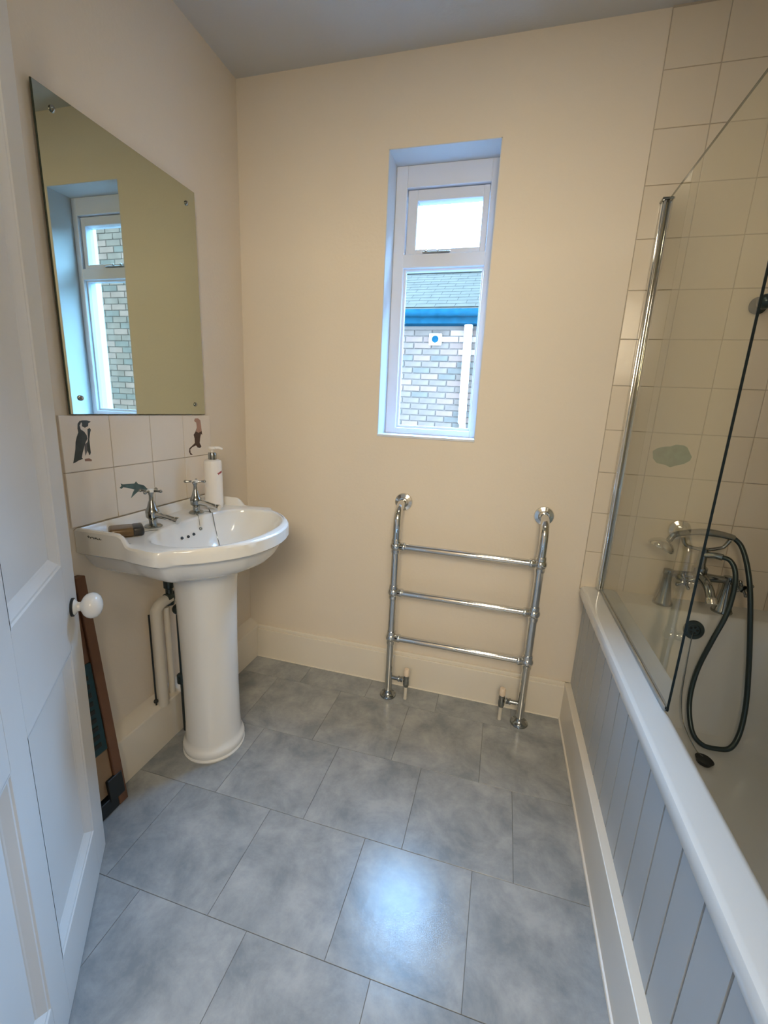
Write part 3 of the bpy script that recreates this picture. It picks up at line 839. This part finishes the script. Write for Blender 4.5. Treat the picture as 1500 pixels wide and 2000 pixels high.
# plug and chain
b_ = B(); lathe(b_, [(0.001, 0), (0.019, 0), (0.024, 0.010), (0.026, 0.014), (0.020, 0.018), (0.001, 0.019)], (1.838, -0.345, 0.1825), (0.10, 0.0, 1), 28)
t = thing('bath_plug', 'black rubber plug on a thin chain lying on the bottom of the bath', 'plug', (1.838, -0.345, 0.18))
loc(obj('plug', b_, M['black'], t, smooth=True), t)
b_ = B(); tube(b_, [(1.813, -0.151, 0.530), (1.806, -0.176, 0.42), (1.803, -0.200, 0.31), (1.808, -0.24, 0.24), (1.824, -0.310, 0.203), (1.835, -0.342, 0.2015)], 0.0017, 8)
loc(obj('chain', b_, M['dark_chrome'], t, smooth=True), t)

# ---- tongue and groove side panel, part of the bath
XP = 1.4905
b_ = B(); box(b_, XP - 0.0002, XP + 0.011, YF, -0.001, 0.532, 0.5445)
pan = loc(obj('side_panel', b_, M['panel'], bath, label='white painted tongue and groove panel'), bath)
gy = [-0.001] + [-0.052 - 0.0885 * k for k in range(0, 18)]
gy = [g for g in gy if g > YF] + [YF]
for a, c in zip(gy, gy[1:]):
    w = 0.0022; d = 0.009
    sec = [(a, XP + d), (a - 0.0006, XP + d), (a - 0.0006 - w, XP), (c + 0.0006 + w, XP), (c + 0.0006, XP + d), (c, XP + d), (c, XP + 0.011), (a, XP + 0.011)]
    b_ = B()
    ring_loft(b_, [[(x, y, 0.1660) for y, x in sec], [(x, y, 0.532) for y, x in sec]], cap0=True, cap1=True)
    obj('board', b_, M['panel'], pan)

# ---- glass screen
scr = thing('shower_screen', 'clear glass shower screen with a chrome wall channel on the bath edge', 'shower screen', (1.534, -0.38, BZ))
SX = 1.535
b_ = B(); box(b_, SX - 0.0025, SX + 0.0025, -0.7545, -0.014, BZ + 0.014, 1.897)
loc(obj('glass_pane', b_, M['screen_glass'], scr), scr)
b_ = B(); box(b_, SX - 0.0024, SX + 0.0024, -0.7562, -0.7550, BZ + 0.006, 1.897)
loc(obj('front_edge', b_, M['edge'], scr, label='dark polished front edge of the glass'), scr)
b_ = B(); box(b_, SX - 0.0024, SX + 0.0024, -0.7550, -0.030, 1.8972, 1.8985)
loc(obj('top_edge', b_, M['mirror_edge'], scr, label='thin green top edge of the glass'), scr)
b_ = B()
box(b_, SX - 0.015, SX - 0.004, -0.034, -0.0082, BZ + 0.001, 1.900, 0.0025, 2)
box(b_, SX + 0.004, SX + 0.015, -0.034, -0.0082, BZ + 0.001, 1.900, 0.0025, 2)
box(b_, SX - 0.0045, SX + 0.0045, -0.014, -0.0083, BZ + 0.001, 1.900)
tube(b_, [(SX - 0.006, -0.036, BZ + 0.002), (SX - 0.006, -0.036, 1.899)], 0.0055, 12, False)
ch = loc(obj('wall_channel', b_, M['chrome'], scr, smooth=True), scr)
b_ = B(); box(b_, SX - 0.018, SX + 0.016, -0.044, -0.0081, 1.900, 1.908, 0.002)
obj('channel_cap', b_, M['dark_chrome'], ch)
b_ = B(); box(b_, SX - 0.0055, SX + 0.0055, -0.752, -0.042, BZ + 0.0015, BZ + 0.014, 0.002)
loc(obj('bottom_seal', b_, M['dark_chrome'], scr, label='grey rubber sealing strip'), scr)

# ---- bath shower mixer
mx_ = thing('bath_shower_mixer', 'chrome bath shower mixer tap with handset on the far end of the bath', 'tap', (1.822, -0.075, BZ))
MY = -0.078
MZ = 0.712
for x in (1.730, 1.914):
    b_ = B(); lathe(b_, [(0.002, 0), (0.031, 0), (0.032, 0.004), (0.029, 0.012), (0.024, 0.030), (0.018, 0.060), (0.0145, 0.085), (0.0140, 0.108), (0.017, 0.114), (0.016, 0.130), (0.002, 0.134)], (x, MY, BZ), (0, 0, 1), 28)
    loc(obj('leg', b_, M['dark_chrome'], mx_, smooth=True), mx_)
b_ = B()
tube(b_, [(1.722, MY, MZ), (1.76, MY, MZ), (1.80, MY, MZ), (1.822, MY, MZ), (1.85, MY, MZ), (1.89, MY, MZ), (1.924, MY, MZ)], [0.013, 0.0125, 0.015, 0.020, 0.015, 0.0125, 0.013], 20)
ball(b_, (1.822, MY, MZ), 0.026, seg=22)
loc(obj('mixer_body', b_, M['dark_chrome'], mx_, smooth=True), mx_)
b_ = B(); tube(b_, [(1.822, MY - 0.012, MZ + 0.002), (1.822, MY - 0.045, MZ + 0.004), (1.824, MY - 0.085, MZ - 0.012), (1.826, MY - 0.112, MZ - 0.040)], [0.018, 0.0155, 0.014, 0.0135], 20)
sp = loc(obj('spout', b_, M['dark_chrome'], mx_, smooth=True), mx_)
b_ = B(); lathe(b_, [(0.001, 0), (0.0165, 0), (0.0175, 0.006), (0.0165, 0.020), (0.001, 0.020)], (1.8258, MY - 0.110, MZ - 0.034), (0.05, -0.5, -0.86), 22)
obj('spout_end', b_, M['chrome'], sp, smooth=True)
for s, x in ((-1, 1.760), (1, 1.928)):
    b_ = B()
    lathe(b_, [(0.001, 0), (0.014, 0), (0.016, 0.012), (0.012, 0.022), (0.009, 0.034), (0.013, 0.042), (0.013, 0.050), (0.001, 0.052)], (x, MY - 0.008, MZ), (0.15, -1, -0.15), 20)
    c = Vector((x + 0.006, MY - 0.054, MZ - 0.007))
    for k in range(4):
        a = 0.5 + k * PI / 2
        e = c + Vector((0.026 * math.cos(a), 0, 0.026 * math.sin(a)))
        tube(b_, [c, (c + e) / 2, e], [0.005, 0.004, 0.0048], 10)
        ball(b_, e, 0.006, seg=12)
    loc(obj('cross_handle', b_, M['dark_chrome'], mx_, smooth=True), mx_)
b_ = B()
lathe(b_, [(0.002, 0), (0.023, 0), (0.0235, 0.022), (0.017, 0.028), (0.014, 0.034), (0.0135, 0.088), (0.016, 0.092), (0.002, 0.094)], (1.822, MY, MZ + 0.012), (0, 0, 1), 24)
tube(b_, [(1.822, MY - 0.004, 0.793), (1.850, MY - 0.018, 0.798), (1.868, MY - 0.030, 0.798)], [0.011, 0.0105, 0.0115], 14)
loc(obj('riser', b_, M['dark_chrome'], mx_, smooth=True), mx_)
b_ = B()
tube(b_, [(1.752, MY, 0.845), (1.760, MY, 0.826), (1.775, MY, 0.816), (1.822, MY, 0.810), (1.868, MY, 0.822), (1.880, MY, 0.832), (1.890, MY, 0.852)], [0.007, 0.006, 0.0055, 0.0065, 0.0055, 0.006, 0.007], 12)
loc(obj('cradle', b_, M['dark_chrome'], mx_, smooth=True), mx_)
# handset
hs = thing('shower_handset', 'chrome hand shower resting in the cradle of the bath mixer', 'shower head', (1.80, -0.085, 0.85))
b_ = B(); tube(b_, [(1.703, -0.102, 0.836), (1.722, -0.096, 0.858), (1.78, -0.085, 0.870), (1.83, -0.080, 0.872), (1.88, -0.078, 0.866), (1.900, -0.078, 0.861)], [0.010, 0.0095, 0.011, 0.013, 0.011, 0.0095], 16)
loc(obj('handle', b_, M['dark_chrome'], hs, smooth=True), hs)
b_ = B(); lathe(b_, [(0.001, 0.0), (0.039, 0.0), (0.043, 0.007), (0.041, 0.015), (0.030, 0.027), (0.016, 0.036), (0.001, 0.038)], (1.676, -0.112, 0.806), (0.42, 0.12, 0.90), 30)
hd = loc(obj('head', b_, M['chrome'], hs, smooth=True), hs)
# hose
b_ = B()
hp = [(1.866, -0.106, 0.798), (1.884, -0.118, 0.794), (1.897, -0.130, 0.772), (1.902, -0.142, 0.735), (1.900, -0.152, 0.68), (1.888, -0.165, 0.61), (1.862, -0.175, 0.52), (1.836, -0.185, 0.41), (1.822, -0.215, 0.31), (1.826, -0.262, 0.235), (1.852, -0.282, 0.204), (1.893, -0.285, 0.200), (1.934, -0.280, 0.210), (1.962, -0.255, 0.255), (1.975, -0.225, 0.34), (1.972, -0.195, 0.46), (1.960, -0.175, 0.58), (1.947, -0.150, 0.70), (1.936, -0.120, 0.78), (1.922, -0.092, 0.835), (1.903, -0.080, 0.858), (1.890, -0.078, 0.862)]
tube(b_, hp, 0.0078, 12, sub=10)
o = obj('shower_hose', b_, M['hose'], smooth=True)
tag(o, 'dark flexible shower hose looping down from the mixer into the bath', 'hose')

# ---- bracket high on the tiles at the right edge of the picture
t = thing('shower_bracket', 'dark metal shower bracket high on the tiled wall above the bath', 'bracket', (1.86, -0.01, 1.60))
b_ = B(); lathe(b_, [(0.001, 0), (0.024, 0), (0.026, 0.006), (0.018, 0.012), (0.012, 0.020), (0.012, 0.045), (0.001, 0.046)], (1.845, -0.008, 1.598), (0, -1, 0), 24)
ball(b_, (1.842, -0.060, 1.600), 0.022, seg=18)
loc(obj('bracket_body', b_, M['hose'], t, smooth=True), t)
b_ = B(); tube(b_, [(1.858, -0.055, 1.60), (1.868, -0.055, 1.66), (1.872, -0.055, 1.74)], 0.006, 10)
loc(obj('bracket_arm', b_, M['dark_chrome'], t, smooth=True), t)
# ---- small dark sponge on the bath corner at the right edge
b_ = B(); box(b_, -0.030, 0.030, -0.018, 0.018, 0, 0.020, 0.006, 2)
o = obj('sponge', b_, M['teal'], smooth=True)
o.location = (2.112, -0.050, BZ + 0.0005)
tag(o, 'small dark sponge on the far corner of the bath rim', 'sponge')

# ============================================================ neighbouring house outside
YN = 4.0
house = thing('brick_house', 'weathered pale brick house with slate roof seen through the window', 'house', (0.2, YN, -3.0))
b_ = B()
box(b_, -8, 3.0, YN + 0.012, YN + 4.4, -3.0, 2.42)
box(b_, 3.0, 9.0, 3.212, YN + 4.4, -3.0, 5.2)
loc(obj('mortar_wall', b_, M['brick_mortar'], house), house)
bmats = [M['brick_a'], M['brick_b'], M['brick_c'], M['brick_pale']]
BW, BH = 0.225, 0.075
me_b = []
for mm in bmats:
    b2 = B(); box(b2, 0, BW - 0.012, 0, 0.03, 0, BH - 0.011, 0.003)
    me = bpy.data.meshes.new('brick'); b2.to_mesh(me); b2.free(); me.materials.append(mm); me_b.append(me)
def pick():
    r = random.random()
    return 0 if r < 0.5 else (1 if r < 0.72 else 2)
for k in range(20):
    z = 0.80 + BH * k
    if z + BH > 2.26: break
    for j in range(-4, 8):
        x = -0.10 + BW * j + (BW / 2 if k % 2 else 0)
        if x < -0.95 or x > 1.35: continue
        i = pick()
        if 0.24 < x + 0.1 < 0.60 and 1.86 < z < 2.18: i = 3 if random.random() < 0.65 else 2
        o = link(bpy.data.objects.new('brick', me_b[i]), house)
        o.location = (x - house.location.x, -random.random() * 0.004, z - house.location.z)
b_ = B()
def field(x0, x1, y, z0, z1, skip=None):
    k = 0; z = z0
    while z + BH < z1:
        x = x0 + (BW / 2 if k % 2 else 0)
        while x + BW < x1:
            if not (skip and skip(x, z)):
                i = pick()
                nf = len(b_.faces)
                box(b_, x, x + BW - 0.012, y - random.random() * 0.004, y + 0.02, z, z + BH - 0.011, 0, mi=i)
            x += BW
        z += BH; k += 1
field(3.01, 8.9, 3.2, 0.0, 5.1)
o = loc(obj('distant_bricks', b_, bmats, house), house); o['kind'] = 'stuff'
# fascia and gutter
b_ = B()
box(b_, -8, 3.0, YN - 0.16, YN + 0.02, 2.262, 2.385, 0.006)
fas = loc(obj('fascia', b_, M['fascia'], house), house)
b_ = B(); tube(b_, [(-8, YN - 0.20, 2.375), (3.0, YN - 0.20, 2.375)], 0.045, 14, False)
loc(obj('gutter', b_, M['fascia'], house, smooth=True), house)
# roof
RS = math.tan(math.radians(28))
b_ = B()
zr = 2.40
yr0, yr1 = YN - 0.20, YN + 2.1
vs = [(-8, yr0, zr), (3.0, yr0, zr), (3.0, yr1, zr + (yr1 - yr0) * RS), (-8, yr1, zr + (yr1 - yr0) * RS)]
flat_poly(b_, vs, (0, 0, 1), 0.03)
roof = loc(obj('roof', b_, M['slate'], house), house)
b_ = B()
rows = 20
for k in range(rows):
    t0 = k / rows; y = yr0 + (yr1 - yr0) * t0; y2 = yr0 + (yr1 - yr0) * (k + 1.25) / rows
    pale = k in (13, 14, 15)
    x = -2.0 + (0.12 if k % 2 else 0)
    while x < 2.8:
        z = zr + (y - yr0) * RS + 0.041; z2 = zr + (y2 - yr0) * RS + 0.034
        nf = len(b_.faces)
        flat_poly(b_, [(x, y, z), (x + 0.236, y, z), (x + 0.236, y2, z2), (x, y2, z2)], (0, 0, 1), 0.004)
        if pale:
            b_.faces.ensure_lookup_table()
            for f in b_.faces[nf:]: f.material_index = 1
        x += 0.24
o = obj('slates', b_, [M['slate'], M['slate_pale']], roof); o['kind'] = 'stuff'
b_ = B()
for y in (YN + 1.25, ):
    z = zr + (y - yr0) * RS
    box(b_, -3, 3, y - 0.03, y + 0.06, z + 0.04, z + 0.10, 0.01)
obj('roof_ridge_band', b_, M['slate'], roof)
# vent and downpipe
b_ = B(); box(b_, 0.092, 0.244, YN - 0.045, YN, 2.035, 2.170, 0.006)
v = loc(obj('vent_cover', b_, M['pvc_white'], house, label='square white extractor vent cover'), house)
b_ = B(); lathe(b_, [(0.001, 0), (0.044, 0), (0.044, 0.004), (0.001, 0.004)], (0.168, YN - 0.045, 2.103), (0, -1, 0), 24)
obj('vent_hole', b_, M['fascia'], v)
b_ = B(); tube(b_, [(0.570, YN - 0.075, 2.26), (0.585, YN - 0.075, 1.10)], 0.048, 18, False)
tube(b_, [(0.585, YN - 0.075, 1.11), (0.60, YN - 0.075, 1.07), (0.61, YN - 0.075, -3.0)], 0.040, 16, False)
dp_ = loc(obj('downpipe', b_, M['pvc_white'], house, smooth=True, label='white plastic downpipe'), house)
b_ = B(); box(b_, -9, 10, 0.3, 9, -3.1, -3.0)
o = obj('yard', b_, M['render_grey']); o['kind'] = 'structure'
